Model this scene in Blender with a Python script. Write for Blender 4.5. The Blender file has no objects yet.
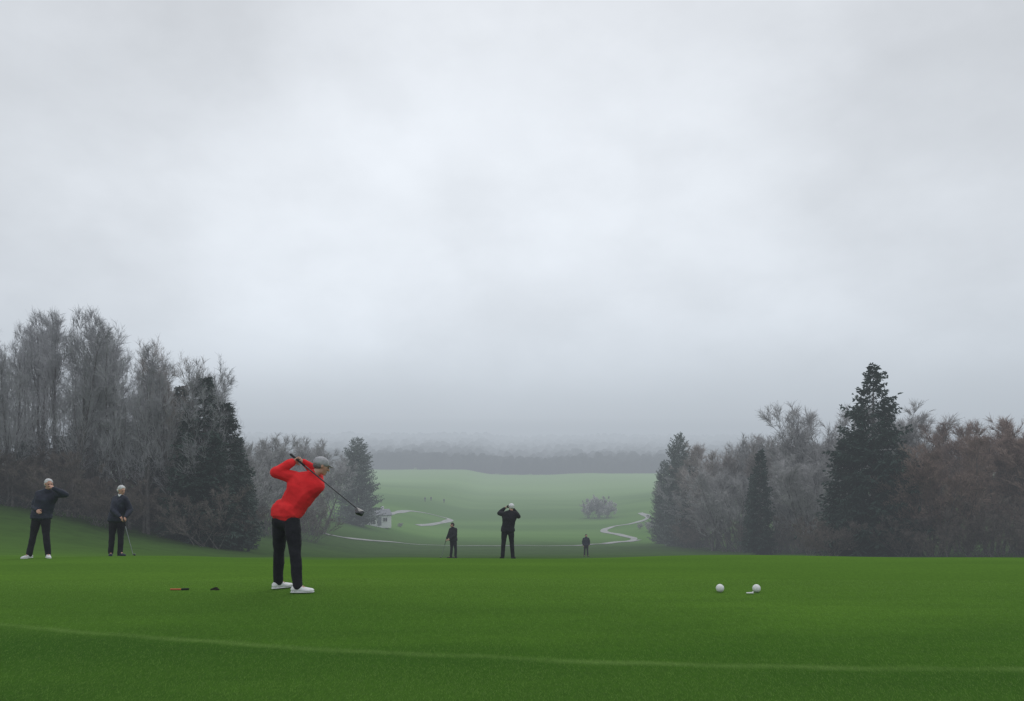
import bpy, bmesh, math, random
import numpy as np
from mathutils import Vector, Matrix, noise
from mathutils.bvhtree import BVHTree

random.seed(7); np.random.seed(7)
S = bpy.context.scene
COL = S.collection
F = 796.0; HOR = 462.0; CAMZ = 1.6

# ------------------------------------------------------------------ helpers
def mesh_obj(name, verts, faces, mats, smooth=True, parent=None, midx=None):
    me = bpy.data.meshes.new(name)
    me.from_pydata([tuple(v) for v in verts], [], [tuple(f) for f in faces])
    for m in (mats if isinstance(mats, (list, tuple)) else [mats]): me.materials.append(m)
    if smooth: me.polygons.foreach_set("use_smooth", [True]*len(me.polygons))
    if midx is not None: me.polygons.foreach_set("material_index", midx)
    me.update()
    o = bpy.data.objects.new(name, me); COL.objects.link(o)
    if parent: o.parent = parent
    return o

def empty(name, loc, label, cat, group=None):
    e = bpy.data.objects.new(name, None); COL.objects.link(e)
    e.empty_display_size = .3
    e.location = loc; e["label"] = label; e["category"] = cat
    if group: e["group"] = group
    return e

def new_mat(name, rough=.8, spec=.3):
    m = bpy.data.materials.new(name); m.use_nodes = True
    nt = m.node_tree; b = nt.nodes["Principled BSDF"]
    b.inputs["Roughness"].default_value = rough
    b.inputs["Specular IOR Level"].default_value = spec
    return m, nt, b

def N(nt, t, **kw):
    n = nt.nodes.new(t)
    for k, v in kw.items(): setattr(n, k, v)
    return n

def noise_mat(name, c1, c2, scale=5, rough=.8, spec=.3, bump=0, bscale=None, coord='Object', rnd=0, detail=4):
    m, nt, b = new_mat(name, rough, spec)
    tc = N(nt, 'ShaderNodeTexCoord'); nz = N(nt, 'ShaderNodeTexNoise')
    nz.inputs['Scale'].default_value = scale; nz.inputs['Detail'].default_value = detail
    nt.links.new(tc.outputs[coord], nz.inputs['Vector'])
    cr = N(nt, 'ShaderNodeValToRGB')
    cr.color_ramp.elements[0].position = .35; cr.color_ramp.elements[1].position = .65
    cr.color_ramp.elements[0].color = (*c1, 1); cr.color_ramp.elements[1].color = (*c2, 1)
    nt.links.new(nz.outputs['Fac'], cr.inputs['Fac'])
    out = cr.outputs['Color']
    if rnd:
        oi = N(nt, 'ShaderNodeObjectInfo'); mr = N(nt, 'ShaderNodeMapRange')
        mr.inputs['To Min'].default_value = 1-rnd; mr.inputs['To Max'].default_value = 1+rnd
        nt.links.new(oi.outputs['Random'], mr.inputs['Value'])
        hs = N(nt, 'ShaderNodeHueSaturation'); nt.links.new(mr.outputs['Result'], hs.inputs['Value'])
        nt.links.new(out, hs.inputs['Color']); out = hs.outputs['Color']
    nt.links.new(out, b.inputs['Base Color'])
    if bump:
        n2 = N(nt, 'ShaderNodeTexNoise'); n2.inputs['Scale'].default_value = bscale or scale*3
        n2.inputs['Detail'].default_value = 5
        nt.links.new(tc.outputs[coord], n2.inputs['Vector'])
        bp = N(nt, 'ShaderNodeBump'); bp.inputs['Strength'].default_value = bump; bp.inputs['Distance'].default_value = .02
        nt.links.new(n2.outputs['Fac'], bp.inputs['Height']); nt.links.new(bp.outputs['Normal'], b.inputs['Normal'])
    return m

# ------------------------------------------------------------------ terrain
PX = np.array([-60, 0, 5, 10.3, 14, 17.7, 19.6, 25, 38.7, 63, 100, 150, 220, 300, 400, 500, 600, 650, 720, 820, 1200, 2500.])
PZ = np.array([.25, .03, 0, -.05, -.23, -.55, -.76, -1.44, -3.07, -5.92, -9.7, -13.3, -16, -17, -15.5, -12.5, -8.5, -6, 0, 8, 30, 44.])
dx = np.diff(PX); dl = np.diff(PZ)/dx
mm = np.zeros_like(PX); mm[0] = dl[0]; mm[-1] = dl[-1]
for i in range(1, len(PX)-1):
    mm[i] = 0 if dl[i-1]*dl[i] <= 0 else 2*dl[i-1]*dl[i]/(dl[i-1]+dl[i])
def prof(y):
    y = np.clip(y, PX[0], PX[-1]-.001)
    i = np.clip(np.searchsorted(PX, y, side='right')-1, 0, len(PX)-2)
    h = dx[i]; t = (y-PX[i])/h
    return ((2*t**3-3*t**2+1)*PZ[i] + (t**3-2*t**2+t)*h*mm[i] + (-2*t**3+3*t**2)*PZ[i+1] + (t**3-t**2)*h*mm[i+1])
def ss(a, b, x):
    t = np.clip((x-a)/(b-a), 0, 1); return t*t*(3-2*t)
def ground(x, y):
    x = np.asarray(x, float); y = np.asarray(y, float)
    z = prof(y)
    z = z + .03*ss(3, 13, -x)*ss(9, 18, y)*(1-ss(26, 40, y))
    z = z + 3.8*ss(13, 38, -x)*ss(21, 52, y)
    z = z + 1.2*ss(25, 60, x)*ss(50, 95, y)
    z = z + 11*ss(18, 130, np.abs(x))*ss(85, 190, y)*(1-ss(240, 520, y))
    far = ss(90, 300, y)
    z = z + far*(.5*np.sin(x*.021+1+y*.013)*np.sin(y*.012+.4) + .2*np.sin(x*.045+y*.02))*(1-.7*ss(400, 600, y))
    z = z + .05*ss(6, 14, y)*(np.sin(x*.33+.6+y*.1)*np.sin(y*.21+x*.07)) + .03*ss(12, 22, y)*np.sin(x*.9+y*.15)
    return z

NR, NC = 420, 300
tt = np.linspace(0, 1, NR)
ys = -32 + np.exp(tt*math.log((2400+32)/7.0))*7.0
uu = np.linspace(-1, 1, NC); uu = 1.7*(.45*uu+.55*uu**3)
Y, U = np.meshgrid(ys, uu, indexing='ij')
Xg = U*(np.abs(Y)+40)
Zg = ground(Xg, Y)
V = np.stack([Xg, Y, Zg], -1).reshape(-1, 3)
ii = np.arange(NR*NC).reshape(NR, NC)
Fc = np.stack([ii[:-1, :-1], ii[:-1, 1:], ii[1:, 1:], ii[1:, :-1]], -1).reshape(-1, 4)

gm, nt, b = new_mat("mown_turf", 1.0, .0)
geo = N(nt, 'ShaderNodeNewGeometry'); sep = N(nt, 'ShaderNodeSeparateXYZ')
nt.links.new(geo.outputs['Position'], sep.inputs[0])
def mth(nt, op, a, bb=None, c=None, clamp=False):
    n = N(nt, 'ShaderNodeMath', operation=op); n.use_clamp = clamp
    for i, v in enumerate((a, bb, c)):
        if v is None: continue
        if isinstance(v, (int, float)): n.inputs[i].default_value = v
        else: nt.links.new(v, n.inputs[i])
    return n.outputs[0]
def mapr(nt, v, a, bb, c=0., d=1.):
    n = N(nt, 'ShaderNodeMapRange', interpolation_type='SMOOTHSTEP')
    nt.links.new(v, n.inputs['Value'])
    for k, q in zip(('From Min', 'From Max', 'To Min', 'To Max'), (a, bb, c, d)): n.inputs[k].default_value = q
    return n.outputs['Result']
def mixc(nt, f, a, bb, mode='MIX'):
    n = N(nt, 'ShaderNodeMix', data_type='RGBA', blend_type=mode)
    if isinstance(f, (int, float)): n.inputs[0].default_value = f
    else: nt.links.new(f, n.inputs[0])
    for k, v in ((6, a), (7, bb)):
        if isinstance(v, tuple): n.inputs[k].default_value = (*v, 1)
        else: nt.links.new(v, n.inputs[k])
    return n.outputs[2]
def nz3(nt, vec, scale, detail=4, stretch=(1, 1, 1), rough=.5):
    mp = N(nt, 'ShaderNodeMapping'); mp.inputs['Scale'].default_value = stretch
    nt.links.new(vec, mp.inputs['Vector'])
    n = N(nt, 'ShaderNodeTexNoise'); n.inputs['Scale'].default_value = scale; n.inputs['Detail'].default_value = detail
    n.inputs['Roughness'].default_value = rough
    nt.links.new(mp.outputs[0], n.inputs['Vector']); return n.outputs['Fac']
P = geo.outputs['Position']; gx, gy = sep.outputs[0], sep.outputs[1]
def turf_colour(nt, P, gx, gy):
    broad = nz3(nt, P, .25, 3, (.35, 1.3, 1))
    mid = nz3(nt, P, 1.2, 5, (.4, 1.5, 1), .6)
    c = mixc(nt, mapr(nt, broad, .35, .65), (.046, .118, .014), (.082, .182, .021))  # broad noise paints the lit and dim undulations into the turf colour
    c = mixc(nt, mapr(nt, mid, .32, .68, 0, .5), c, (.043, .105, .014))
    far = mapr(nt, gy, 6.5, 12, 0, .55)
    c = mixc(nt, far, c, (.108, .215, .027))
    l = mth(nt, 'MULTIPLY_ADD', gx, .0214, -.171); l = mth(nt, 'MULTIPLY_ADD', l, gx, 6.52)
    d = mth(nt, 'SUBTRACT', gy, l)
    wob = nz3(nt, P, 1.3, 3); d = mth(nt, 'ADD', d, mth(nt, 'MULTIPLY_ADD', wob, .2, -.1))
    a = mth(nt, 'ABSOLUTE', d)
    line = mth(nt, 'SUBTRACT', 1, mapr(nt, a, .0, .12))
    lower = mth(nt, 'SUBTRACT', 1, mapr(nt, d, -.25, .15))
    c = mixc(nt, mth(nt, 'MULTIPLY', lower, .45), c, (.033, .088, .013))
    brk = mapr(nt, nz3(nt, P, .9, 3), .3, .7, .18, .48)
    c = mixc(nt, mth(nt, 'MULTIPLY', line, brk), c, (.16, .26, .07))
    return c
c = turf_colour(nt, P, gx, gy)
fine = nz3(nt, P, 32, 8, (1, .4, 1), .8)
c = mixc(nt, mapr(nt, fine, .38, .62, 0, .55), c, mixc(nt, .6, c, (.018, .046, .008)))
rn = nz3(nt, P, .06, 5, (1, 2, 1))
rough_c = mixc(nt, rn, (.032, .070, .014), (.058, .115, .026))
rn2 = nz3(nt, P, .9, 5, (1, 1, 1), .7)
rough_c = mixc(nt, mapr(nt, rn2, .35, .7, 0, .5), rough_c, (.026, .048, .013))
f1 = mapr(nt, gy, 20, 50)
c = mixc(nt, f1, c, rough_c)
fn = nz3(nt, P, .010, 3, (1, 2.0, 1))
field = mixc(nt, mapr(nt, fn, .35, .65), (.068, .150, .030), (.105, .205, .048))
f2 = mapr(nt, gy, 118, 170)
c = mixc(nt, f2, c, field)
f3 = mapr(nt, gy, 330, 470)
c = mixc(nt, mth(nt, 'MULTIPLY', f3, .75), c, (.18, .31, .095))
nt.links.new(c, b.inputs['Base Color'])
bp = N(nt, 'ShaderNodeBump'); bp.inputs['Strength'].default_value = .6; bp.inputs['Distance'].default_value = .02
nt.links.new(nz3(nt, P, 35, 6, (1, 1, 1), .7), bp.inputs['Height']); nt.links.new(bp.outputs['Normal'], b.inputs['Normal'])
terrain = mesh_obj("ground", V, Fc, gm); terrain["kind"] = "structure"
bvh = BVHTree.FromPolygons([Vector(v) for v in V], [tuple(f) for f in Fc])
def gz(x, y):
    h = bvh.ray_cast(Vector((x, y, 300)), Vector((0, 0, -1)))
    return h[0].z if h[0] else float(ground(x, y))
def survey(px, py):
    d = Vector(((px-512)/F, 1, -(py-HOR)/F)).normalized()
    h = bvh.ray_cast(Vector((0, 0, CAMZ))+d*2, d)
    return h[0]

# ---- very short blades over the nearest turf, thinning out with distance
nb = 190000
r = np.random.rand(nb)
by = 4.3+7*r**1.4
bx = (np.random.rand(nb)*2-1)*(by*.75+.6)
bz = ground(bx, by)
hh = (.005+.010*np.random.rand(nb))
ang = np.random.randn(nb)*.6; w = (.0012+.0014*np.random.rand(nb))
lx = np.random.randn(nb)*.012; ly = .010+.018*np.random.rand(nb)
Bv = np.zeros((nb, 3, 3))
Bv[:, 0] = np.stack([bx-np.cos(ang)*w, by-np.sin(ang)*w, bz-.001], -1)
Bv[:, 1] = np.stack([bx+np.cos(ang)*w, by+np.sin(ang)*w, bz-.001], -1)
Bv[:, 2] = np.stack([bx+lx, by+ly, bz+hh], -1)
me = bpy.data.meshes.new("grass")
me.vertices.add(nb*3); me.vertices.foreach_set("co", Bv.reshape(-1))
me.loops.add(nb*3); me.loops.foreach_set("vertex_index", np.arange(nb*3, dtype=np.int32))
me.polygons.add(nb); me.polygons.foreach_set("loop_start", np.arange(0, nb*3, 3, dtype=np.int32))
me.update(calc_edges=True)
bm_, nt, b = new_mat("grass_blades", .8, .1)
geo = N(nt, 'ShaderNodeNewGeometry'); sep = N(nt, 'ShaderNodeSeparateXYZ'); nt.links.new(geo.outputs['Position'], sep.inputs[0])
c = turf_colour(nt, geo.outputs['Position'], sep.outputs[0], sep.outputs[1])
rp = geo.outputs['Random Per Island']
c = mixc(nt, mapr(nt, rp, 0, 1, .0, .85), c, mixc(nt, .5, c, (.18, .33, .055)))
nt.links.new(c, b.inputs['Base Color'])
me.materials.append(bm_)
go = bpy.data.objects.new("grass", me); COL.objects.link(go); go["kind"] = "stuff"
go["label"] = "short mown green grass covering the tee"; go["category"] = "grass"

# ------------------------------------------------------------------ paths
path_mat = noise_mat("pale_gravel", (.21, .22, .21), (.33, .335, .325), .6, .9, .2)
def ribbon(name, pts, width):
    W = [survey(*p) for p in pts]; W = [Vector((p.x, p.y, 0)) for p in W if p]
    C = []
    for i in range(len(W)-1):
        p0 = W[max(i-1, 0)]; p1 = W[i]; p2 = W[i+1]; p3 = W[min(i+2, len(W)-1)]
        n = max(2, int((p2-p1).length/1.2))
        for k in range(n):
            t = k/n
            C.append(.5*((2*p1)+(-p0+p2)*t+(2*p0-5*p1+4*p2-p3)*t*t+(-p0+3*p1-3*p2+p3)*t**3))
    C.append(W[-1]); vs = []; fs = []
    for i, p in enumerate(C):
        d = (C[min(i+1, len(C)-1)]-C[max(i-1, 0)]); d.z = 0
        if d.length < 1e-6: d = Vector((1, 0, 0))
        d.normalize(); n = Vector((-d.y, d.x, 0))
        wv = width*(.85+.6*noise.noise(p*.08))
        for k in range(5):
            q = p+n*(k/4-.5)*wv
            vs.append((q.x, q.y, gz(q.x, q.y)+.07))
    for i in range(len(C)-1):
        for k in range(4):
            a = i*5+k; fs.append((a, a+1, a+6, a+5))
    o = mesh_obj(name, vs, fs, path_mat); o["kind"] = "structure"; return o
ribbon("path", [(388, 514), (410, 511), (434, 515), (450, 519.5), (440, 523), (418, 525.5)], 2.0)
ribbon("path", [(322, 533), (345, 538), (400, 543), (470, 546), (560, 546), (606, 544), (640, 540)], 1.4)
ribbon("path", [(606, 543.6), (634, 539.5), (620, 535), (604, 531.5), (612, 527), (638, 522), (648, 517), (640, 513)], 2.2)

# ------------------------------------------------------------------ trees
def tube(vs, fs, pts, rads, k):
    n0 = len(vs)
    for i, p in enumerate(pts):
        d = (pts[min(i+1, len(pts)-1)]-pts[max(i-1, 0)]).normalized()
        a = d.orthogonal().normalized(); bb = d.cross(a)
        for j in range(k):
            t = 2*math.pi*j/k
            vs.append(p+(a*math.cos(t)+bb*math.sin(t))*rads[i])
    for i in range(len(pts)-1):
        for j in range(k):
            a0 = n0+i*k+j; a1 = n0+i*k+(j+1) % k
            fs.append((a0, a1, a1+k, a0+k))
def blade(vs, fs, p, q, w):
    d = q-p; a = d.cross(Vector((random.gauss(0, 1), random.gauss(0, 1), random.gauss(0, 1)))).normalized()
    n = len(vs); vs += [p-a*w, p+a*w, q+a*w*.35, q-a*w*.35]; fs.append((n, n+1, n+2, n+3))
def rnddir(d, ang):
    a = d.orthogonal().normalized(); a.rotate(Matrix.Rotation(random.uniform(0, 2*math.pi), 3, d))
    return (d*math.cos(ang)+a*math.sin(ang)).normalized()

def make_bare(seed, habit):
    random.seed(seed)
    tv, tf, cv, cf = [], [], [], []
    c3n, c4n, bw = 7, 4, 1.0
    if habit == 'tall': nst, l1, l1len, rise, ht, c2n = 2, 16, 3.9, 1.6, 8.6, 7; bw = .95
    elif habit == 'round': nst, l1, l1len, rise, ht, c2n = 6, 9, 3.7, .9, 6.6, 6; c4n, bw = 6, 1.25
    elif habit == 'shrub': nst, l1, l1len, rise, ht, c2n = 18, 6, 2.6, .5, 5.2, 5; c3n, c4n, bw = 8, 6, 2.0
    else: nst, l1, l1len, rise, ht, c2n = 11, 6, 3.2, .7, 7.2, 5; c3n, bw = 8, 1.3
    def curve(p, d, L, n, wob, up):
        pts = [p]
        for i in range(n):
            d = (d+Vector((random.gauss(0, wob), random.gauss(0, wob), random.gauss(0, wob)+up))).normalized()
            pts.append(pts[-1]+d*L/n)
        return pts
    def at(pts, t):
        f = t*(len(pts)-1); i = min(int(f), len(pts)-2); return pts[i].lerp(pts[i+1], f-i), (pts[i+1]-pts[i]).normalized()
    for s in range(nst):
        if habit == 'tall': d0 = rnddir(Vector((0, 0, 1)), random.uniform(.02, .12))
        else: d0 = rnddir(Vector((0, 0, 1)), random.uniform(.08, .5) if habit == 'round' else random.uniform(.1, .8) if habit == 'bush' else random.uniform(.1, 1.2))
        base = Vector((random.gauss(0, .12*nst**.5), random.gauss(0, .12*nst**.5), -.3))
        tp = curve(base, d0, ht*random.uniform(.85, 1.03), 9, .03, .03)
        r0 = {'tall': .11, 'round': .07}.get(habit, .04)
        tube(tv, tf, tp, [r0*(1-.9*i/9) for i in range(10)], 7)
        for a in range(l1):
            t = random.uniform(.14 if habit == 'tall' else .1, 1)**.85
            p, d = at(tp, t)
            if habit == 'tall': L = l1len*(1.1-t*.80)*random.uniform(.5, 1.15)
            elif habit == 'round': L = l1len*(1.05-.68*t)*random.uniform(.65, 1.0)
            else: L = l1len*(1.05-t*.65)*random.uniform(.6, 1.1)
            dd = rnddir(d, random.uniform(.35, .85)); dd.z = abs(dd.z)*rise+.2; dd.normalize()
            bp_ = curve(p, dd, L, 5, .06, .10 if habit == 'tall' else .05)
            tube(tv, tf, bp_, [max(.008, r0*.26*(1-.75*i/5)*(1.1-t*.6)) for i in range(6)], 3)
            for c2 in range(c2n):
                t2 = random.uniform(.12, 1); p2, d2 = at(bp_, t2)
                L2 = L*.5*random.uniform(.5, 1.1)*(1.15-t2*.6)+.1
                b2 = curve(p2, rnddir(d2, random.uniform(.3, .7)), L2, 3, .07, .09)
                for i in range(3): blade(cv, cf, b2[i], b2[i+1], .012*bw**.5*(1-.22*i))
                for c3 in range(c3n):
                    t3 = random.uniform(.1, 1); p3, d3 = at(b2, t3)
                    L3 = max(.3, L2*.5)*random.uniform(.5, 1.1)
                    q3 = p3+rnddir(d3, random.uniform(.2, .7))*L3
                    blade(cv, cf, p3, q3, .0080*bw)
                    for c4 in range(c4n):
                        p4 = p3.lerp(q3, random.uniform(.15, 1))
                        q4 = p4+rnddir((q3-p3).normalized(), random.uniform(.25, .8))*random.uniform(.14, .38)
                        blade(cv, cf, p4, q4, .0066*bw)
    return tv, tf, cv, cf

def make_conifer(seed, R, power, droop, dens=1.0, spr=1.0, rag=1.0):
    random.seed(seed)
    tv, tf, cv, cf = [], [], [], []
    tube(tv, tf, [Vector((0, 0, -.3)), Vector((.03, 0, 3)), Vector((0, .03, 7)), Vector((0, 0, 9.8))], [.17, .12, .06, .012], 8)
    z = .15
    while z < 9.9:
        t = z/10
        nbch = int((13 if t < .8 else 9)*dens)
        lump = 1+.28*rag*noise.noise(Vector((seed, z*1.1, 0)))
        for k in range(nbch):
            L = R*((1-t)**power)*(1-.35*max(0, .12-t)/.12)*random.uniform(.5, 1.08)*lump+.12
            az = random.uniform(0, 2*math.pi)
            L *= 1+.36*rag*noise.noise(Vector((math.cos(az)*1.3+seed, math.sin(az)*1.3, z*.8)))
            if random.random() < .05*rag: L *= 1.2
            el = .5*t-.12+random.gauss(0, .17)
            d = Vector((math.cos(az)*math.cos(el), math.sin(az)*math.cos(el), math.sin(el)))
            p = Vector((0, 0, z+random.uniform(-.12, .12))); n = max(3, int(L/.21)); st = L/n
            q = p.copy(); side = Vector((-math.sin(az), math.cos(az), 0))
            for i in range(n):
                s = (i+1)/n
                d2 = (d+Vector((0, 0, -droop*math.sin(s*2.2)+.25*s*s))).normalized()
                q2 = q+d2*st
                if i > 0 or L < .5:
                    ln = (.18+.36*math.sin(min(1, 1.15-s)*1.9))*random.uniform(.7, 1.25)*min(1, .4+L*.5)*spr
                    for sg in (-1, 1, 0, .4, -.5):
                        e = q2+(side*sg*random.uniform(.5, 1)+d2*random.uniform(.2, .7)+Vector((0, 0, random.uniform(-.9, .25))))*ln
                        wv = (Vector((0, 0, 1))*random.uniform(-.9, .9)+d2*random.uniform(.2, .8)).normalized()*.055
                        m_ = len(cv); cv.extend([q2-wv*.5, q2.lerp(e, .55)+wv, e, q2.lerp(e, .5)-wv]); cf.append((m_, m_+1, m_+2, m_+3))
                blade(tv, tf, q, q2, .012*(1-s*.6))
                q = q2
        z += random.uniform(.15, .23)
    return tv, tf, cv, cf

bark = noise_mat("bark", (.075, .07, .068), (.15, .14, .135), 6, .9, .2, .4, 20)
twig_grey = noise_mat("frosted_twigs", (.27, .267, .28), (.45, .445, .465), .5, .9, .1, rnd=.16)
twig_pale = noise_mat("misty_twigs", (.30, .292, .295), (.47, .46, .465), .5, .9, .1, rnd=.12)
twig_brown = noise_mat("brown_twigs", (.21, .185, .175), (.35, .315, .30), .5, .9, .1, rnd=.2)
twig_russet = noise_mat("russet_twigs", (.18, .125, .105), (.29, .215, .185), .5, .9, .1, rnd=.2)
twig_bush = noise_mat("bush_twigs", (.11, .092, .082), (.19, .162, .148), .5, .9, .1, rnd=.2)
needle = noise_mat("spruce_needles", (.020, .040, .032), (.050, .082, .066), .9, .8, .2, rnd=.15)
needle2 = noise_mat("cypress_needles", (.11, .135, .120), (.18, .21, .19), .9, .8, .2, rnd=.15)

def protos(name, data, tm, cm):
    tv, tf, cv, cf = data
    out = []
    for nm, v, f, m in (("trunk", tv, tf, tm), ("crown", cv, cf, cm)):
        me = bpy.data.meshes.new(name+"_"+nm); me.from_pydata([tuple(a) for a in v], [], f); me.materials.append(m)
        if nm == "trunk": me.polygons.foreach_set("use_smooth", [True]*len(me.polygons))
        out.append(me)
    return out
def recol(pr, cm):
    c_ = pr[1].copy(); c_.materials.clear(); c_.materials.append(cm); return [pr[0], c_]
T = {}
T['tall'] = [protos("bare", make_bare(s, 'tall'), bark, twig_grey) for s in (1, 2, 3)]
T['tallb'] = [protos("bare", make_bare(s, 'tall'), bark, twig_brown) for s in (11, 12)]
T['round'] = [protos("bare", make_bare(s, 'round'), bark, twig_pale) for s in (5, 6)]
T['roundb'] = [protos("bare", make_bare(s, 'round'), bark, twig_brown) for s in (7, 8)]
T['roundr'] = [recol(p_, twig_russet) for p_ in T['roundb']]
T['tallr'] = [recol(p_, twig_russet) for p_ in T['tallb']]
T['bush'] = [protos("bush", make_bare(s, 'bush'), bark, twig_bush) for s in (9, 10)]
T['shrub'] = [protos("bush", make_bare(13, 'shrub'), bark, twig_pale)]
T['con'] = [protos("con", make_conifer(s, 3.3, .80, .22, .95, 1.0, 1.5), bark, needle) for s in (21, 27)]
T['nar'] = [protos("con", make_conifer(s, 1.35, .6, .3), bark, needle) for s in (23, 24)]
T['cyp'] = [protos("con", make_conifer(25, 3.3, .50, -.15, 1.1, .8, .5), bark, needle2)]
INFO = {
 'tall': ("bare_tree", "tall leafless frost-grey tree at the wood edge", "tree", "bare trees of the wood"),
 'tallb': ("bare_tree", "tall leafless brown tree at the wood edge", "tree", "bare trees of the wood"),
 'tallr': ("bare_tree", "tall leafless russet tree at the wood edge", "tree", "bare trees of the wood"),
 'round': ("bare_tree", "rounded leafless grey tree in misty wood", "tree", "bare trees of the wood"),
 'roundb': ("bare_tree", "rounded leafless brown tree in misty wood", "tree", "bare trees of the wood"),
 'roundr': ("bare_tree", "rounded leafless russet tree in misty wood", "tree", "bare trees of the wood"),
 'bush': ("bare_bush", "leafless brown bush at the foot of trees", "bush", "bare bushes along the wood"),
 'shrub': ("bare_bush", "dense round grey-brown bush on the valley meadow", "bush", "bushes on the meadow"),
 'con': ("conifer_tree", "tall dark green spruce with sweeping boughs", "tree", "dark conifers"),
 'nar': ("conifer_tree", "narrow dark green conifer among bare trees", "tree", "dark conifers"),
 'cyp': ("conifer_tree", "dense rounded grey-green conifer standing in mist", "tree", "misty conifers"),
}
TOPS = {k: [max(v.co.z for v in pr[1].vertices) for pr in T[k]] for k in T}
def tree(kind, px, dist, top=None, H=None, wide=1.0, label=None):
    x = (px-512)/F*dist; z = gz(x, dist)
    if H is None: H = CAMZ+(HOR-top)*dist/F-z
    H = max(H, .8); j = random.randrange(len(T[kind])); s = H/TOPS[kind][j]
    nm, lb, cat, grp = INFO[kind]
    e = empty(nm, (x, dist, z-.05), label or lb, cat, grp)
    e.scale = (s*wide, s*wide, s); e.rotation_euler = (0, 0, random.uniform(0, 6.28))
    for pn, me in zip(("trunk", "crown"), T[kind][j]):
        o = bpy.data.objects.new(pn, me); COL.objects.link(o); o.parent = e
random.seed(99)
def outline(tab, px): return float(np.interp(px, [t[0] for t in tab], [t[1] for t in tab]))
LT = [(-90, 330), (0, 312), (45, 300), (105, 302), (150, 328), (195, 336), (222, 362), (240, 420), (290, 436), (325, 470)]
for px in np.arange(-60, 228, 14.5):
    tree('tall' if random.random() < .85 else 'tallb', px+random.uniform(-4, 4), random.uniform(51, 61), outline(LT, px)+abs(random.gauss(0, 9)), wide=random.uniform(.78, .98))
for px in np.arange(-40, 225, 28):
    tree('tall', px+random.uniform(-8, 8), random.uniform(64, 74), outline(LT, px)+random.uniform(12, 40), wide=random.uniform(1.0, 1.2))
for px, d, tp in ((165, 58, 395), (205, 54, 376), (226, 55, 402), (190, 54, 408), (150, 62, 410), (214, 53, 430), (238, 60, 436), (130, 64, 420), (180, 60, 385), (246, 70, 470), (198, 53, 450)):
    tree('nar', px, d, tp, wide=1.5)
for px, d, tp in ((92, 60, 450), (20, 60, 440), (60, 60, 435), (110, 62, 440), (40, 63, 430), (-5, 62, 435), (78, 64, 420)):
    tree('nar', px, d, tp, wide=2.0)
for px in np.arange(-50, 250, 15):
    tree('bush', px+random.uniform(-5, 5), random.uniform(50, 58), H=random.uniform(2.6, 4.8), wide=random.uniform(1.2, 1.6))
for px, d, tp in ((248, 85, 430), (264, 95, 434), (282, 102, 436), (300, 108, 440), (313, 112, 452), (242, 80, 438), (272, 88, 458), (296, 96, 472), (312, 104, 490), (256, 82, 470)):
    tree('roundb' if random.random() < .25 else 'round', px, d, tp, wide=1.15)
for px in (238, 252, 266, 284, 300, 312): tree('bush', px, random.uniform(78, 95), H=random.uniform(3, 5.5), wide=1.4)
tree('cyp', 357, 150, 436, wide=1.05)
tree('round', 335, 160, 446, wide=1.0)
# right wood
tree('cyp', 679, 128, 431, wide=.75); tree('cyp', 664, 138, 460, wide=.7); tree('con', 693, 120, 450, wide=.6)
for px, d, tp in ((706, 118, 448), (724, 112, 438), (742, 108, 432), (765, 105, 440), (783, 100, 434), (803, 98, 431), (819, 92, 437), (692, 124, 460), (712, 105, 468), (736, 98, 462), (776, 92, 462), (800, 88, 456), (822, 82, 452), (752, 112, 431), (790, 110, 430)):
    tree('roundb' if random.random() < .12 else 'round', px, d, tp, wide=random.uniform(1.0, 1.15))
tree('nar', 760, 86, 448, wide=1.1); tree('nar', 752, 95, 475, wide=1.0)
tree('con', 873, 66, 362, wide=1.0, label="tall dark green spruce rising above bare trees")
tree('nar', 845, 68, 436, wide=1.7); tree('nar', 902, 69, 446, wide=1.6)
for px, d, tp in ((832, 90, 396), (906, 88, 398), (928, 86, 400), (946, 80, 412), (968, 76, 414), (992, 72, 413), (1018, 70, 412), (1042, 72, 410), (850, 86, 412), (815, 95, 420)):
    tree('round' if px < 935 else ('tallr' if random.random() < .6 else 'roundr'), px, d, tp, wide=1.05)
for px in np.arange(915, 1060, 18):
    tree('tallr' if random.random() < .4 else 'roundr', px+random.uniform(-4, 4), random.uniform(62, 69), 426+random.uniform(-8, 40), wide=random.uniform(1, 1.2))
for px in list(np.arange(808, 845, 13))+list(np.arange(906, 1060, 14)):
    tree('bush', px+random.uniform(-3, 3), random.uniform(58, 66), H=random.uniform(2.5, 5.0), wide=random.uniform(1.2, 1.5))
for px in np.arange(685, 825, 14):
    tree('bush', px+random.uniform(-4, 4), np.interp(px, [685, 825], [116, 78]), H=random.uniform(3, 5), wide=1.4)
for px, py, hpx in ((598, 518, 25), (589, 518, 19), (608, 518, 19), (650, 531, 11), (660, 533, 15), (640, 529, 7), (672, 536, 14), (400, 527, 5)):
    g = survey(px, py); tree('shrub', px, g.y, H=hpx*g.y/F, wide=.95)

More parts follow.
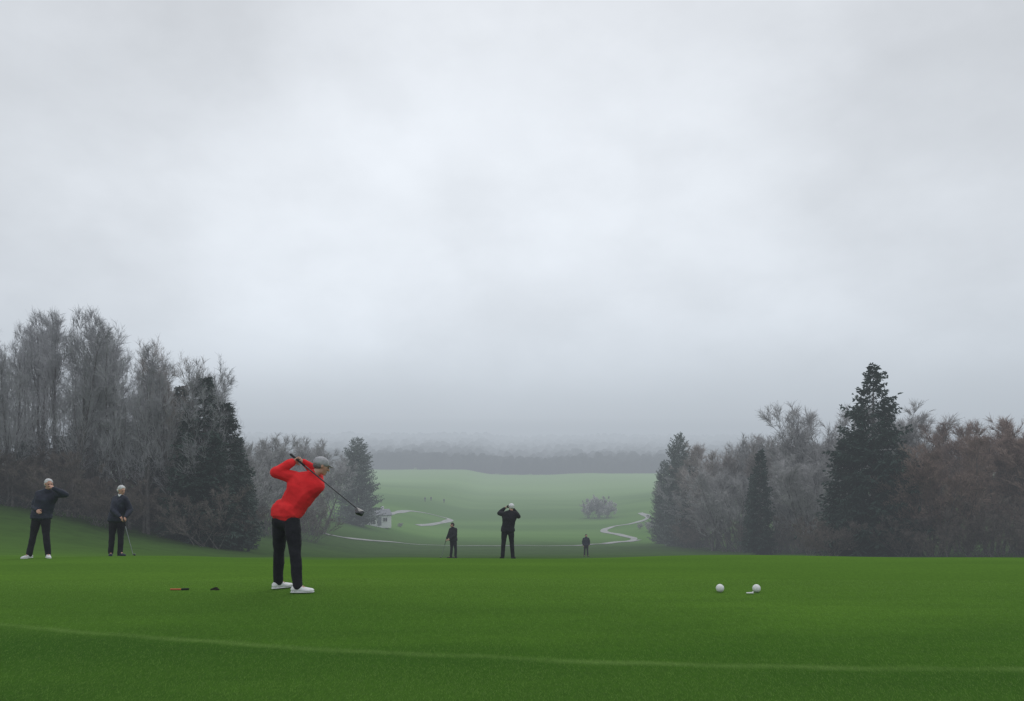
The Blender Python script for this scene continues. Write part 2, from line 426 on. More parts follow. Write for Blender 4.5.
# distant wood: one mass
random.seed(5); dv, df = [], []
for i in range(10500):
    y = 612+random.random()**1.2*520
    x = random.uniform(-1, 1)*(y*.78+20)
    z = float(ground(x, y)); h = random.uniform(7.5, 12.5)*(1+.2*noise.noise(Vector((x*.02, y*.02, 3)))); rr = h*random.uniform(.35, .6)
    n = len(dv); k = 6
    for lv, (zz, rf) in enumerate(((-.05, .7), (.35, 1), (.75, .8), (1, .3))):
        for j in range(k):
            t = 2*math.pi*j/k+lv*.4; q = rr*rf*random.uniform(.75, 1.2)
            dv.append((x+q*math.cos(t), y+q*math.sin(t), z+h*zz*random.uniform(.93, 1.07)))
    for lv in range(3):
        for j in range(k):
            a = n+lv*k+j; c_ = n+lv*k+(j+1) % k; df.append((a, c_, c_+k, a+k))
    df.append(tuple(n+3*k+j for j in range(k)))
dm = noise_mat("distant_wood", (.018, .024, .026), (.032, .038, .038), .05, .95, .1)
wood = mesh_obj("distant_wood", dv, df, dm); wood["kind"] = "stuff"; wood["label"] = "dark distant wood fading into the fog"; wood["category"] = "wood"

# ------------------------------------------------------------------ cottage
def box(bm, x0, x1, y0, y1, z0, z1):
    vs = [bm.verts.new(p) for p in ((x0, y0, z0), (x1, y0, z0), (x1, y1, z0), (x0, y1, z0), (x0, y0, z1), (x1, y0, z1), (x1, y1, z1), (x0, y1, z1))]
    for f in ((0, 3, 2, 1), (4, 5, 6, 7), (0, 1, 5, 4), (1, 2, 6, 5), (2, 3, 7, 6), (3, 0, 4, 7)): bm.faces.new([vs[i] for i in f])
def bmobj(name, bm, mat, parent, smooth=False):
    me = bpy.data.meshes.new(name); bm.to_mesh(me); bm.free(); me.materials.append(mat)
    if smooth: me.polygons.foreach_set("use_smooth", [True]*len(me.polygons))
    o = bpy.data.objects.new(name, me); COL.objects.link(o); o.parent = parent; return o
g = survey(373, 525)
house = empty("cottage", (g.x, g.y, gz(g.x, g.y)), "small white cottage with grey roof beside a path", "house")
house.rotation_euler = (0, 0, .45)
wallm = noise_mat("render_wall", (.72, .73, .75), (.80, .80, .81), 1, .9, .2)
roofm = noise_mat("slate_roof", (.17, .18, .20), (.25, .26, .28), 3, .8, .3, .4, 12)
glass, _, gb = new_mat("window_glass", .2, .5); gb.inputs['Base Color'].default_value = (.03, .035, .04, 1)
whitep = noise_mat("white_paint", (.6, .6, .6), (.7, .7, .7), 4, .6, .3)
W2, D2, HW, HR = 3.2, 2.0, 2.0, 3.0
bm = bmesh.new()
pr = [(-W2, -D2, -.5), (W2, -D2, -.5), (W2, D2, -.5), (-W2, D2, -.5), (-W2, -D2, HW), (W2, -D2, HW), (W2, D2, HW), (-W2, D2, HW), (-W2, 0, HR), (W2, 0, HR)]
vs = [bm.verts.new(p) for p in pr]
for f in ((0, 1, 5, 4), (2, 3, 7, 6), (3, 0, 4, 8, 7), (1, 2, 6, 9, 5), (4, 5, 9, 8), (6, 7, 8, 9), (0, 3, 2, 1)): bm.faces.new([vs[i] for i in f])
bmobj("wall", bm, wallm, house)
bm = bmesh.new(); a = .2; sl = (HR-HW)/D2
for sg in (-1, 1):
    lo = (-W2-a, sg*(D2+a), HW-sl*a+.05); lo2 = (W2+a, sg*(D2+a), HW-sl*a+.05); hi = (-W2-a, 0, HR+.05); hi2 = (W2+a, 0, HR+.05)
    q = [bm.verts.new(p) for p in (lo, lo2, hi2, hi)]+[bm.verts.new((p[0], p[1], p[2]+.14)) for p in (lo, lo2, hi2, hi)]
    for f in ((0, 1, 2, 3), (4, 7, 6, 5), (0, 4, 5, 1), (1, 5, 6, 2), (3, 7, 4, 0)): bm.faces.new([q[i] for i in f])
roof = bmobj("roof", bm, roofm, house)
bm = bmesh.new(); box(bm, 1.7, 2.2, -.25, .25, 2.6, 3.7); bmobj("chimney", bm, wallm, roof)
for wx in (-1.9, -.6, 1.9):
    bm = bmesh.new(); box(bm, wx-.4, wx+.4, -D2-.05, -D2+.02, .8, 1.5); w_ = bmobj("window", bm, glass, house)
    bm = bmesh.new()
    for b4 in ((wx-.48, wx-.4, .72, 1.58), (wx+.4, wx+.48, .72, 1.58), (wx-.4, wx+.4, 1.5, 1.58), (wx-.4, wx+.4, .72, .8), (wx-.03, wx+.03, .8, 1.5)):
        box(bm, b4[0], b4[1], -D2-.09, -D2-.052, b4[2], b4[3])
    bmobj("frame", bm, whitep, w_)
bm = bmesh.new(); box(bm, .35, 1.15, -D2-.06, -D2+.02, 0, 1.7); bmobj("door", bm, roofm, house)

# ------------------------------------------------------------------ people
_b = bmesh.new(); bmesh.ops.create_icosphere(_b, subdivisions=2, radius=1); ICO = [v.co.copy() for v in _b.verts]; _b.free()
def hullmesh(groups, voxel, smooth_it=2, wrinkle=0, seed=0):
    vs, fs = [], []
    for g_ in groups:
        bm = bmesh.new()
        for s in g_:
            c = Vector(s[0]); r_ = s[1]; rv = Vector((r_, r_, r_)) if isinstance(r_, (int, float)) else Vector(r_)
            R = s[2] if len(s) > 2 else Matrix.Identity(3)
            for p in ICO: bm.verts.new(c+R @ Vector((p.x*rv.x, p.y*rv.y, p.z*rv.z)))
        res = bmesh.ops.convex_hull(bm, input=bm.verts[:])
        dele = [v for v in bm.verts if not v.link_faces]
        bmesh.ops.delete(bm, geom=dele, context='VERTS')
        bmesh.ops.recalc_face_normals(bm, faces=bm.faces[:])
        n = len(vs); bm.verts.index_update()
        vs += [v.co.copy() for v in bm.verts]; fs += [tuple(n+v.index for v in f.verts) for f in bm.faces]
        bm.free()
    me = bpy.data.meshes.new("tmp"); me.from_pydata([tuple(v) for v in vs], [], fs)
    o = bpy.data.objects.new("tmp", me); COL.objects.link(o)
    m = o.modifiers.new("r", 'REMESH'); m.mode = 'VOXEL'; m.voxel_size = voxel
    if smooth_it:
        m2 = o.modifiers.new("s", 'SMOOTH'); m2.iterations = smooth_it; m2.factor = .5
    dg = bpy.context.evaluated_depsgraph_get(); ev = o.evaluated_get(dg)
    out = bpy.data.meshes.new_from_object(ev)
    bpy.data.objects.remove(o); bpy.data.meshes.remove(me)
    if wrinkle:
        nrm = [v.normal.copy() for v in out.vertices]
        for v, nn in zip(out.vertices, nrm):
            p = v.co
            k = noise.noise(Vector((p.x*6+seed, p.y*6, p.z*9+p.x*5)))+.35*noise.noise(Vector((p.x*13, p.y*13+seed, p.z*22+p.x*9)))
            v.co = p+nn*(k+.15)*wrinkle
    out.polygons.foreach_set("use_smooth", [True]*len(out.polygons)); out.update()
    return out
def part(name, me, mat, parent):
    me.materials.clear(); me.materials.append(mat); me.name = name
    o = bpy.data.objects.new(name, me); COL.objects.link(o); o.parent = parent; return o

skin = noise_mat("skin", (.46, .25, .18), (.54, .31, .23), 12, .55, .35)
red = noise_mat("red_fleece", (.68, .014, .018), (.82, .028, .032), 6, .8, .2, .25, 60)
black = noise_mat("black_cloth", (.008, .008, .012), (.018, .018, .024), 6, .8, .2, .3, 50)
navy = noise_mat("navy_cloth", (.011, .014, .028), (.026, .032, .052), 6, .7, .3, .3, 40)
white = noise_mat("white_leather", (.68, .68, .70), (.80, .80, .81), 8, .45, .4)
greycap = noise_mat("grey_cap_cloth", (.30, .30, .32), (.42, .42, .44), 14, .85, .2, .3, 90)
whitecap = noise_mat("white_cap_cloth", (.6, .6, .62), (.72, .72, .74), 14, .85, .2)
hairg = noise_mat("white_grey_hair", (.48, .48, .49), (.74, .74, .75), 40, .7, .3, .5, 90)
hairgd = noise_mat("dark_grey_hair", (.10, .095, .09), (.18, .17, .165), 40, .7, .3, .5, 90)
haird = noise_mat("dark_hair", (.02, .016, .014), (.04, .033, .03), 40, .7, .3, .5, 90)
dark = noise_mat("dark_eye", (.015, .012, .01), (.03, .02, .02), 10, .3, .5)
lipm = noise_mat("lips", (.30, .12, .11), (.36, .15, .13), 10, .5, .3)
steel, _, sb = new_mat("steel_shaft", .35, .5); sb.inputs['Base Color'].default_value = (.22, .23, .25, 1); sb.inputs['Metallic'].default_value = .5
graphite, _, sb = new_mat("dark_graphite_shaft", .4, .4); sb.inputs['Base Color'].default_value = (.02, .02, .025, 1)
rubber = noise_mat("rubber_grip", (.012, .012, .012), (.02, .02, .02), 20, .8, .2)
gloss = noise_mat("dark_club_head", (.015, .016, .02), (.03, .03, .035), 10, .2, .6)

def V3(*a): return Vector(a)
def hand_groups(wr, d, n, curl=.5, grip=1.0):
    d = d.normalized(); n = (n-d*n.dot(d)).normalized(); s = d.cross(n)
    G = [[(wr, .024), (wr+d*.03+s*.012, .019), (wr+d*.03-s*.012, .019)],
         [(wr+d*.02+s*.012, .018), (wr+d*.02-s*.012, .018), (wr+d*.085+s*.030, .0135), (wr+d*.085-s*.030, .0135)]]
    for i, L in enumerate((.078, .088, .082, .064)):
        p = wr+d*.085+s*(.030-.020*i); a = curl*.7
        for k, (f, r_) in enumerate(((.45, .0100), (.32, .0092), (.23, .0082))):
            dd = d*math.cos(a)+n*math.sin(a); q = p+dd*L*f
            G.append([(p, r_), (q, r_*.92)]); p = q; a += curl
    p = wr+d*.03+s*.026; dd = (d*.6+s*.65+n*.45).normalized(); q = p+dd*.042
    G.append([(p, .013), (q, .0115)]); dd = (d*.8+s*.1+n*.6*(.5+curl)).normalized(); G.append([(q, .0112), (q+dd*.032, .009)])
    return G

def person(px, dist, J, style, label, vox=.009, group=None):
    x = (px-512)/F*dist
    base = V3(x, dist, gz(x, dist))
    e = empty("person", base, label, "person", group)
    J = {k: (Vector(v) if isinstance(v, (tuple, Vector)) else v) for k, v in J.items()}
    for sd in 'LR':
        a = J['an'+sd]; dzt = gz(base.x+a.x, base.y+a.y)-base.z
        a.z += dzt
        J['gz'+sd] = dzt
    lat = (J['shR']-J['shL']).normalized(); latp = (J['hipR']-J['hipL']).normalized(); latw = (lat+latp).normalized()
    pel = (J['hipL']+J['hipR'])/2; neck = J['neck']; che = J['shL'].lerp(J['shR'], .5).lerp(pel, .26); wai = che.lerp(pel, .55)
    head = J['head']; fd = J['face'].normalized(); up = V3(0, 0, 1); rt = fd.cross(up).normalized(); up2 = rt.cross(fd).normalized()
    HR_ = Matrix((rt, fd, up2)).transposed()
    k = J.get('bulk', 1.0); ka = J.get('sleeve', .0)
    def torso(inf):
        return [[(J['shL'], .054+inf+ka), (J['shR'], .054+inf+ka), (che+lat*.07, .108*k+inf), (che-lat*.07, .108*k+inf)],
                [(che+lat*.07, .108*k+inf), (che-lat*.07, .108*k+inf), (wai+latw*.055*k, .10*k+inf), (wai-latw*.055*k, .10*k+inf)],
                [(wai+latw*.055*k, .10*k+inf), (wai-latw*.055*k, .10*k+inf), (pel+latp*.075+V3(0, 0, .06), .098*k+inf), (pel-latp*.075+V3(0, 0, .06), .098*k+inf)],
                [(neck+(head-neck)*.1, .055+inf*.6), (J['shL'].lerp(neck, .45), .052+inf), (J['shR'].lerp(neck, .45), .052+inf), (che+up*.06, .09+inf)]]
    def seat(inf):
        return [[(pel+latp*.07+V3(0, 0, .03), .092*k+inf), (pel-latp*.07+V3(0, 0, .03), .092*k+inf), (pel+latp*.085-V3(0, 0, .03), .10+inf), (pel-latp*.085-V3(0, 0, .03), .10+inf)]]
    def arm(sd, inf, cut=0):
        s_, l_, w_ = J['sh'+sd], J['el'+sd], J['wr'+sd]; w2 = l_.lerp(w_, 1-cut); f = inf+(ka if inf else 0)
        return [[(s_, .056+f), (s_.lerp(l_, .45), .051+f)], [(s_.lerp(l_, .45), .051+f), (l_, .041+f)], [(l_, .041+f), (l_.lerp(w2, .35), .041+f)], [(l_.lerp(w2, .35), .041+f), (w2, .027+inf)]]
    def leg(sd, inf, hem=0):
        h_, n_, a_ = J['hip'+sd], J['kn'+sd], J['an'+sd]
        return [[(h_, .094+inf), (h_.lerp(n_, .35), .086+inf)], [(h_.lerp(n_, .35), .086+inf), (n_, .058+inf)], [(n_, .058+inf), (n_.lerp(a_, .35), .056+inf)], [(n_.lerp(a_, .35), .056+inf), (a_, .037+inf+hem)]]
    G = torso(0)+seat(0)
    for sd in 'LR':
        G += arm(sd, 0)+leg(sd, 0)
        td = J['toe'+sd].normalized(); a = J['an'+sd]
        G.append([(a, .036), (a-V3(0, 0, .05)-td*.03, .03), (a-V3(0, 0, .055)+td*.13, .022)])
        hd = J.get('hd'+sd) or (J['wr'+sd]-J['el'+sd]); G += hand_groups(J['wr'+sd], Vector(hd), J['pn'+sd], J.get('curl'+sd, .5))
    def hp(a, b_, c_): return head+rt*a+fd*b_+up2*c_
    G += [[(neck, .056), (hp(0, -.02, -.06), .054)],
          [(hp(0, -.012, .03), (.074, .092, .082), HR_), (hp(0, .01, -.02), (.066, .078, .07), HR_)],
          [(hp(0, .012, -.03), (.062, .07, .05), HR_), (hp(0, .055, -.085), (.026, .026, .02), HR_), (hp(.035, 0, -.07), .022), (hp(-.035, 0, -.07), .022)],
          [(hp(0, .085, .008), .010), (hp(0, .106, -.027), .0125), (hp(.012, .092, -.032), .008), (hp(-.012, .092, -.032), .008)],
          [(hp(.03, .078, .022), .012), (hp(-.03, .078, .022), .012)],
          [(hp(.076, -.008, .006), (.010, .018, .03), HR_), (hp(.070, 0, -.01), .010)],
          [(hp(-.076, -.008, .006), (.010, .018, .03), HR_), (hp(-.070, 0, -.01), .010)]]
    body = part("body", hullmesh(G, min(vox, .007) if vox < .016 else .012, 2), skin, e)
    for sg in (-1, 1):
        part("eye", hullmesh([[(hp(.03*sg, .081, .003), (.013, .008, .007), HR_)]], .003, 0), dark, e)
    part("mouth", hullmesh([[(hp(0, .083, -.058), (.024, .008, .006), HR_)]], .003, 0), lipm, e)
    G = torso(.022)
    for sd in 'LR': G += arm(sd, .019, .04)
    G.append([(neck, .067), (neck+(head-neck)*.28, .060)])
    lo = -.03 if style.get('long') else .055
    hr = .108*k+.022
    G.append([(pel+latp*.072+V3(0, 0, lo+.07), hr), (pel-latp*.072+V3(0, 0, lo+.07), hr), (pel+latp*.080+V3(0, 0, lo), (hr, hr, .05)), (pel-latp*.080+V3(0, 0, lo), (hr, hr, .05))])
    jk = part("jacket", hullmesh(G, vox, 4, .011, px), style['top'], e)
    if style.get('collar'):
        part("collar", hullmesh([[(neck+(head-neck)*.3, .064), (neck+(head-neck)*.18+fd*.02, .068)]], vox, 1), style['collar'], jk)
    G = seat(.012)
    for sd in 'LR': G += leg(sd, .013, .012)
    part("trousers", hullmesh(G, vox, 3, .008, px+50), style['leg'], e)
    for sd in 'LR':
        td = J['toe'+sd].normalized(); a = J['an'+sd]; z0 = J['gz'+sd]; p = V3(a.x, a.y, z0); tl = td.cross(up)
        sh = hullmesh([[(p-td*.045+V3(0, 0, .05), .042), (p+td*.06+V3(0, 0, .045), (.044, .044, .036)), (p+V3(0, 0, .085), .045)],
                       [(p+td*.05+V3(0, 0, .045), .042), (p+td*.17+V3(0, 0, .036), (.036, .036, .026)), (p+td*.12+tl*.012+V3(0, 0, .034), (.042, .042, .026))]], .007, 2)
        so = part("shoe", sh, style['shoe'], e)
        part("sole", hullmesh([[(p-td*.05+V3(0, 0, .016), (.042, .042, .012)), (p+td*.12+V3(0, 0, .016), (.048, .048, .012)), (p+td*.175+V3(0, 0, .018), (.034, .034, .012))]], .006, 0), style.get('sole', style['shoe']), so)
    if style.get('cap'):
        cp = part("cap", hullmesh([[(hp(0, -.015, .048), (.089, .107, .080), HR_), (hp(0, -.015, .026), (.090, .108, .032), HR_)]], .008, 1), style['cap'], e)
        part("brim", hullmesh([[(hp(0, .075, .034), (.062, .03, .006), HR_), (hp(0, .115, .024), (.05, .045, .006), HR_)]], .005, 0), style['cap'], cp)
        part("hair", hullmesh([[(hp(0, -.035, -.005), (.078, .078, .050), HR_)]], .008, 1, .003, px), style['hair'], e)
    else:
        hg = [[(hp(0, -.022, .055), (.086, .090, .076), HR_)], [(hp(0, -.048, .0), (.086, .072, .064), HR_)]]
        part("hair", hullmesh(hg, .007, 1, .008, px), style['hair'], e)
    return e, base

def club(A, B, headdir, label, driver=True, th=1.0, mat=None):
    e = empty("golf_club", A, label, "golf club"); d = B-A; L = d.length; u = d.normalized()
    vs, fs = [], []; tube(vs, fs, [u*.02, u*L*.5, u*L], [.0075*th, .0068*th, .006*th], 10)
    mesh_obj("shaft", vs, fs, mat or steel, parent=e)
    vs, fs = [], []; tube(vs, fs, [u*-.01, u*.0, u*.14, u*.28, u*.285], [.004, .0155, .0135, .0115, .004], 12)
    mesh_obj("grip", vs, fs, rubber, parent=e)
    hd = headdir.normalized(); s = u.cross(hd).normalized()
    if driver:
        G = [[(d, .012), (d+hd*.03, .022), (d+hd*.065+s*.02, (.045, .045, .028)), (d+hd*.065-s*.03, (.035, .035, .026)), (d+hd*.10, .022)]]
    else:
        G = [[(d, .010), (d+hd*.02, .016), (d+hd*.075-u*.01, .022), (d+hd*.08+u*.012, .014)]]
    part("club_head", hullmesh(G, .006, 2), gloss, e)
    return e

up = V3(0, 0, 1)
# --- golfer at the end of the swing
GJ = dict(hipL=(-.15, .08, .90), hipR=(.02, -.03, .90), knL=(-.19, .15, .50), knR=(.095, -.11, .48), anL=(-.215, .20, .09), anR=(.135, -.17, .09),
          toeL=V3(.75, .65, 0), toeR=V3(1, .05, 0),
          shL=(.035, .07, 1.43), shR=(.355, -.04, 1.315), neck=(.25, .03, 1.445), head=(.375, .07, 1.575), face=V3(.85, .40, -.26),
          elL=(-.175, -.03, 1.50), elR=(.29, .22, 1.47), wrL=(.01, .06, 1.635), wrR=(.12, .17, 1.635),
          hdL=V3(.9, .3, .35), hdR=V3(-.9, -.5, .25), pnL=V3(.2, -.8, -.5), pnR=V3(-.2, -.6, -.7), curlL=1.15, curlR=1.15, sleeve=.008, bulk=1.04)
pe, gb_ = person(290.5, 10.05, GJ, dict(top=red, leg=black, shoe=white, cap=greycap, hair=hairgd),
                 "golfer in red jacket and grey cap finishing a swing", vox=.008)
club(gb_+V3(-.03, .11, 1.73), gb_+V3(.91, -.38, 1.07), V3(.45, -.2, -.55), "golf club with dark driver head swung over golfer's shoulder", th=1.25, mat=graphite)

AJ = dict(hipL=(-.06, .0, .93), hipR=(.12, .0, .93), knL=(-.16, .02, .51), knR=(.16, -.04, .51), anL=(-.24, .0, .09), anR=(.20, -.04, .09),
          toeL=V3(-.35, -1, 0), toeR=V3(.7, -.8, 0),
          shL=(-.03, .02, 1.43), shR=(.335, .02, 1.425), neck=(.165, .0, 1.49), head=(.22, -.04, 1.65), face=V3(.7, -.7, -.05),
          elL=(-.15, .03, 1.15), elR=(.60, -.06, 1.42), wrL=(.04, -.17, 1.08), wrR=(.39, -.16, 1.56),
          hdR=V3(-.7, .3, .6), pnL=V3(.3, .6, -.5), pnR=V3(-.6, .4, -.3), curlL=.6, curlR=.6, bulk=1.25, sleeve=.008)
person(40, 17.7, AJ, dict(top=navy, leg=black, shoe=white, hair=hairg, long=True), "grey-haired man in navy jacket raising hand to face")
BJ = dict(hipL=(-.06, .0, .91), hipR=(.11, .03, .91), knL=(-.09, -.02, .50), knR=(.12, .0, .50), anL=(-.13, .0, .09), anR=(.11, -.02, .09),
          toeL=V3(.5, -1, 0), toeR=V3(.9, -.5, 0),
          shL=(-.06, .10, 1.40), shR=(.25, -.06, 1.40), neck=(.11, .0, 1.46), head=(.15, -.02, 1.62), face=V3(.85, -.5, -.2),
          elL=(.0, -.16, 1.14), elR=(.36, -.02, 1.13), wrL=(.23, -.26, .99), wrR=(.35, -.24, .97),
          hdL=V3(.7, -.3, -.4), hdR=V3(0, -.7, -.4), pnL=V3(0, .2, -1), pnR=V3(-.7, 0, -.7), curlL=1.0, curlR=1.0, bulk=1.22, sleeve=.008)
e2, b2 = person(116, 19.6, BJ, dict(top=navy, leg=black, shoe=navy, hair=hairg, long=True, collar=white), "white-haired man in navy jacket holding a golf club")
cx_, cy_ = b2.x+.62, b2.y-.42
club(b2+V3(.31, -.31, 1.03), V3(cx_, cy_, gz(cx_, cy_)+.035), V3(.7, -.5, 0), "golf club with steel shaft held by man in navy", driver=False)
CJ = dict(hipL=(-.10, .0, .92), hipR=(.09, .0, .92), knL=(-.14, .01, .51), knR=(.12, .01, .51), anL=(-.17, .0, .09), anR=(.15, .0, .09),
          toeL=V3(-.4, 1, 0), toeR=V3(.4, 1, 0),
          shL=(-.13, .0, 1.42), shR=(.24, .0, 1.42), neck=(.06, .01, 1.48), head=(.10, .06, 1.635), face=V3(-.45, .9, .02),
          elL=(-.28, .17, 1.44), elR=(.335, .22, 1.33), wrL=(-.11, .25, 1.59), wrR=(.18, .29, 1.56),
          hdL=V3(.6, .3, .5), hdR=V3(-.6, .2, .5), pnL=V3(.6, -.1, -.5), pnR=V3(-.6, -.1, -.5), curlL=.8, curlR=.8, bulk=1.18, sleeve=.008)
e3, b3 = person(508, 25, CJ, dict(top=black, leg=black, shoe=black, cap=whitecap, hair=hairg, long=True), "man in black and white cap photographing with raised arms")
cam_e = empty("camera", b3+V3(.03, .27, 1.64), "small black camera held up to the man's face", "camera")
bm = bmesh.new(); box(bm, -.065, .065, -.03, .03, -.042, .042); box(bm, -.025, .025, -.028, .028, .0421, .062)
bmesh.ops.bevel(bm, geom=bm.edges[:], offset=.006, segments=2, affect='EDGES'); bmobj("camera_body", bm, rubber, cam_e)
bm = bmesh.new(); bmesh.ops.create_cone(bm, cap_ends=True, segments=24, radius1=.032, radius2=.036, depth=.09, matrix=Matrix.Translation((0, .076, -.004)) @ Matrix.Rotation(math.pi/2, 4, 'X'))
bmobj("lens", bm, gloss, cam_e, True)
DJ = dict(hipL=(-.06, .05, .91), hipR=(.08, -.05, .91), knL=(-.07, .05, .50), knR=(.13, -.06, .50), anL=(-.11, .08, .09), anR=(.13, -.06, .09),
          toeL=V3(-1, -.2, 0), toeR=V3(-.8, -.5, 0),
          shL=(-.12, .10, 1.40), shR=(.14, -.10, 1.42), neck=(-.01, .0, 1.47), head=(-.04, .02, 1.62), face=V3(-.9, -.2, -.2),
          elL=(-.22, .08, 1.14), elR=(.10, -.22, 1.15), wrL=(-.30, .0, .95), wrR=(-.14, -.18, .97),
          pnL=V3(.5, 0, -.5), pnR=V3(-.6, 0, -.3), curlL=1.0, curlR=.9, bulk=1.2, sleeve=.01)
e4, b4 = person(453, 38.7, DJ, dict(top=black, leg=black, shoe=black, hair=haird, long=True), "person in dark clothes holding a golf club downward", vox=.012)
cx_, cy_ = b4.x-.55, b4.y-.1
club(b4+V3(-.33, -.04, .93), V3(cx_, cy_, gz(cx_, cy_)+.035), V3(-.7, .5, 0), "golf club held low by dark-clothed person", driver=False, th=1.3)
EJ = dict(hipL=(-.08, .0, .91), hipR=(.09, .0, .91), knL=(-.10, .02, .50), knR=(.11, -.02, .50), anL=(-.12, .02, .09), anR=(.13, -.05, .09),
          toeL=V3(-.4, -1, 0), toeR=V3(.6, -1, 0),
          shL=(-.18, .0, 1.41), shR=(.19, .0, 1.42), neck=(.0, .0, 1.48), head=(.02, .02, 1.63), face=V3(.2, -.9, 0),
          elL=(-.27, .0, 1.15), elR=(.28, .04, 1.16), wrL=(-.22, .0, .90), wrR=(.26, -.02, .92),
          pnL=V3(.5, 0, -.5), pnR=V3(-.6, 0, -.3), curlL=.4, curlR=.4, bulk=1.1)
person(586, 63, EJ, dict(top=navy, leg=black, shoe=black, hair=haird, long=True), "person in dark clothes standing on the slope", vox=.014)
for px_, py_ in ((425, 501.5), (431, 501), (444, 503)):
    g = survey(px_, py_)
    person(px_, g.y, EJ, dict(top=navy, leg=black, shoe=black, hair=haird, long=True), "distant person in dark clothes on the valley fairway", vox=.018, group="distant people on the fairway")

# ------------------------------------------------------------------ tee items
ballm = noise_mat("white_ball", (.72, .72, .72), (.80, .80, .80), 20, .35, .5)
BR = .051
bm = bmesh.new(); bmesh.ops.create_icosphere(bm, subdivisions=5, radius=BR)
pts = [Vector((math.sin(math.acos(1-2*(i+.5)/240))*math.cos(i*2.39996), math.sin(math.acos(1-2*(i+.5)/240))*math.sin(i*2.39996), 1-2*(i+.5)/240)) for i in range(240)]
from mathutils.kdtree import KDTree
kd = KDTree(240)
for i, p in enumerate(pts): kd.insert(p, i)
kd.balance()
for v in bm.verts:
    u = v.co.normalized(); _, _, dd = kd.find(u); v.co = u*(BR-.0028*max(0, 1-(dd/.1)**2))
bme = bpy.data.meshes.new("ball"); bm.to_mesh(bme); bm.free(); bme.materials.append(ballm); bme.polygons.foreach_set("use_smooth", [True]*len(bme.polygons))
for px in (720, 756.5):
    x = (px-512)/F*10.0; o = bpy.data.objects.new("golf_ball", bme); COL.objects.link(o)
    o.location = (x, 10.0, gz(x, 10.0)+BR-.002); o["label"] = "large white dimpled ball marking the tee"; o["category"] = "ball"; o["group"] = "white balls on the tee"
def tee_peg(px, dist, mat, L, rot, label):
    x = (px-512)/F*dist
    vs, fs = [], []; tube(vs, fs, [V3(0, 0, 0), V3(.01, 0, 0), V3(L*.8, 0, 0), V3(L*.95, 0, 0), V3(L, 0, 0), V3(L+.001, 0, 0)], [.001, .008, .010, .014, .020, .002], 12)
    o = mesh_obj("golf_tee", vs, fs, mat); o.location = (x, dist, gz(x, dist)+.02); o.rotation_euler = (0, .0, rot)
    o["label"] = label; o["category"] = "golf tee"
tee_peg(746, 9.8, white, .09, 0.1, "small white peg lying beside a ball")
orange = noise_mat("red_orange_paint", (.45, .07, .03), (.55, .13, .04), 5, .5, .4)
x = (170-512)/F*10.2
st = empty("marker_stick", (x, 10.2, gz(x, 10.2)+.013), "short red and dark stick lying on the grass", "stick")
vs, fs = [], []; tube(vs, fs, [V3(0, 0, 0), V3(.004, 0, 0), V3(.14, 0, 0), V3(.145, 0, 0)], [.002, .010, .010, .002], 12); mesh_obj("painted_end", vs, fs, orange, parent=st)
vs, fs = [], []; tube(vs, fs, [V3(.145, 0, 0), V3(.148, 0, 0), V3(.24, 0, .004), V3(.248, 0, .004)], [.002, .014, .012, .002], 12); mesh_obj("dark_end", vs, fs, rubber, parent=st)
x = (215-512)/F*10.2
dv_ = part("turf_divot", hullmesh([[((-.04, 0, .01), .022), ((.0, .01, .02), .026), ((.04, -.01, .01), .018)], [((.02, 0, .035), .013), ((-.01, 0, .02), .02)]], .007, 1, .01, 3), noise_mat("dark_soil", (.012, .01, .008), (.03, .025, .018), 30, .95, .1), None)
dv_.location = (x, 10.2, gz(x, 10.2)-.01); dv_["label"] = "small dark clod lying on the mown grass"; dv_["category"] = "divot"

# ------------------------------------------------------------------ fog layers
LF = (.452, .500, .553)
def fogbox(dens, *b6):
    fm = bpy.data.materials.new("fog"); fm.use_nodes = True; nt = fm.node_tree; nt.nodes.clear()
    out = N(nt, 'ShaderNodeOutputMaterial'); ab = N(nt, 'ShaderNodeVolumeAbsorption'); em = N(nt, 'ShaderNodeEmission'); ad = N(nt, 'ShaderNodeAddShader')
    ab.inputs['Color'].default_value = (0, 0, 0, 1); ab.inputs['Density'].default_value = dens
    em.inputs['Color'].default_value = (*LF, 1); em.inputs['Strength'].default_value = dens  # fog glows by itself, standing in for skylight scattered in the mist
    nt.links.new(ab.outputs[0], ad.inputs[0]); nt.links.new(em.outputs[0], ad.inputs[1]); nt.links.new(ad.outputs[0], out.inputs['Volume'])
    fm.cycles.homogeneous_volume = True
    bm = bmesh.new(); box(bm, *b6)
    fg = bmobj("fog", bm, fm, None); fg["kind"] = "structure"
fogbox(.00125, -2500, 2500, -60, 2400, -60, 32)
fogbox(.0050, -2400, 2400, 655, 2300, -12, 38)

# ------------------------------------------------------------------ sky + light
EL, RO = math.radians(48), math.radians(200)
Wd = bpy.data.worlds.new("World"); S.world = Wd; Wd.use_nodes = True; nt = Wd.node_tree
bg = nt.nodes["Background"]
sky = N(nt, 'ShaderNodeTexSky', sky_type='NISHITA'); sky.sun_disc = False; sky.sun_elevation = EL; sky.sun_rotation = RO
tc = N(nt, 'ShaderNodeTexCoord'); sp = N(nt, 'ShaderNodeSeparateXYZ'); nt.links.new(tc.outputs['Generated'], sp.inputs[0])
cr = N(nt, 'ShaderNodeValToRGB'); nt.links.new(sp.outputs[2], cr.inputs['Fac'])
els = cr.color_ramp.elements; cr.color_ramp.interpolation = 'B_SPLINE'
stops = [(0, LF), (.05, (.505, .553, .61)), (.11, (.645, .70, .762)), (.19, (.735, .78, .838)), (.30, (.755, .795, .845)), (.50, (.70, .73, .775)), (1, (.82, .84, .87))]
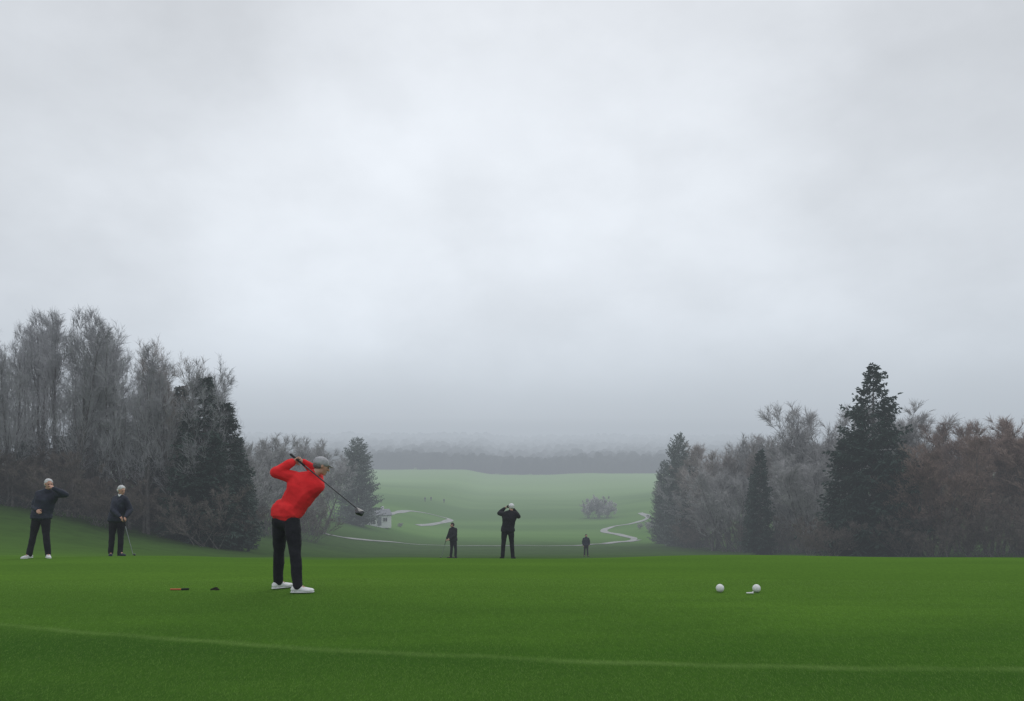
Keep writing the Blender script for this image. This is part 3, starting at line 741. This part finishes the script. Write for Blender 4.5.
els[0].position = stops[0][0]; els[0].color = (*stops[0][1], 1); els[1].position = 1; els[1].color = (*stops[-1][1], 1)
for p_, c_ in stops[1:-1]:
    q = els.new(p_); q.color = (*c_, 1)
n1 = nz3(nt, tc.outputs['Generated'], 2.4, 5, (1, 1, 1.6), .5)
n2 = nz3(nt, tc.outputs['Generated'], 6, 5, (1, 1, 1.5), .55)
cl = mth(nt, 'ADD', mapr(nt, n1, .3, .7, -.11, .10), mapr(nt, n2, .3, .7, -.04, .04))
dt = N(nt, 'ShaderNodeVectorMath', operation='DOT_PRODUCT'); nt.links.new(tc.outputs['Generated'], dt.inputs[0]); dt.inputs[1].default_value = Vector((-.03, 1, .22)).normalized()
cl = mth(nt, 'ADD', cl, mapr(nt, dt.outputs['Value'], .90, 1.0, 0, .17))
amp = mapr(nt, sp.outputs[2], .01, .17)
cl = mth(nt, 'MULTIPLY_ADD', cl, amp, 1)
vm = N(nt, 'ShaderNodeVectorMath', operation='SCALE'); nt.links.new(cr.outputs['Color'], vm.inputs[0]); nt.links.new(cl, vm.inputs['Scale'])
sk = N(nt, 'ShaderNodeVectorMath', operation='SCALE'); nt.links.new(sky.outputs[0], sk.inputs[0]); sk.inputs['Scale'].default_value = .08
nt.links.new(mixc(nt, .97, sk.outputs[0], vm.outputs[0]), bg.inputs['Color']); bg.inputs['Strength'].default_value = 1.0
sd = bpy.data.lights.new("sun", 'SUN'); sd.energy = .7; sd.angle = math.radians(35); sd.color = (1, .98, .95)
so = bpy.data.objects.new("sun", sd); COL.objects.link(so)
so.rotation_euler = (math.radians(90)-EL, 0, math.radians(180)-RO+math.radians(180))

# ------------------------------------------------------------------ camera
cd = bpy.data.cameras.new("view"); cd.sensor_width = 36; cd.lens = F*36/1024; cd.shift_y = (HOR-350.5)/1024; cd.clip_end = 6000; cd.clip_start = .05
co = bpy.data.objects.new("view", cd); COL.objects.link(co); co.location = (0, 0, CAMZ); co.rotation_euler = (math.pi/2, 0, 0)
S.camera = co
S.view_settings.view_transform = 'Standard'; S.view_settings.look = 'None'; S.view_settings.exposure = 0
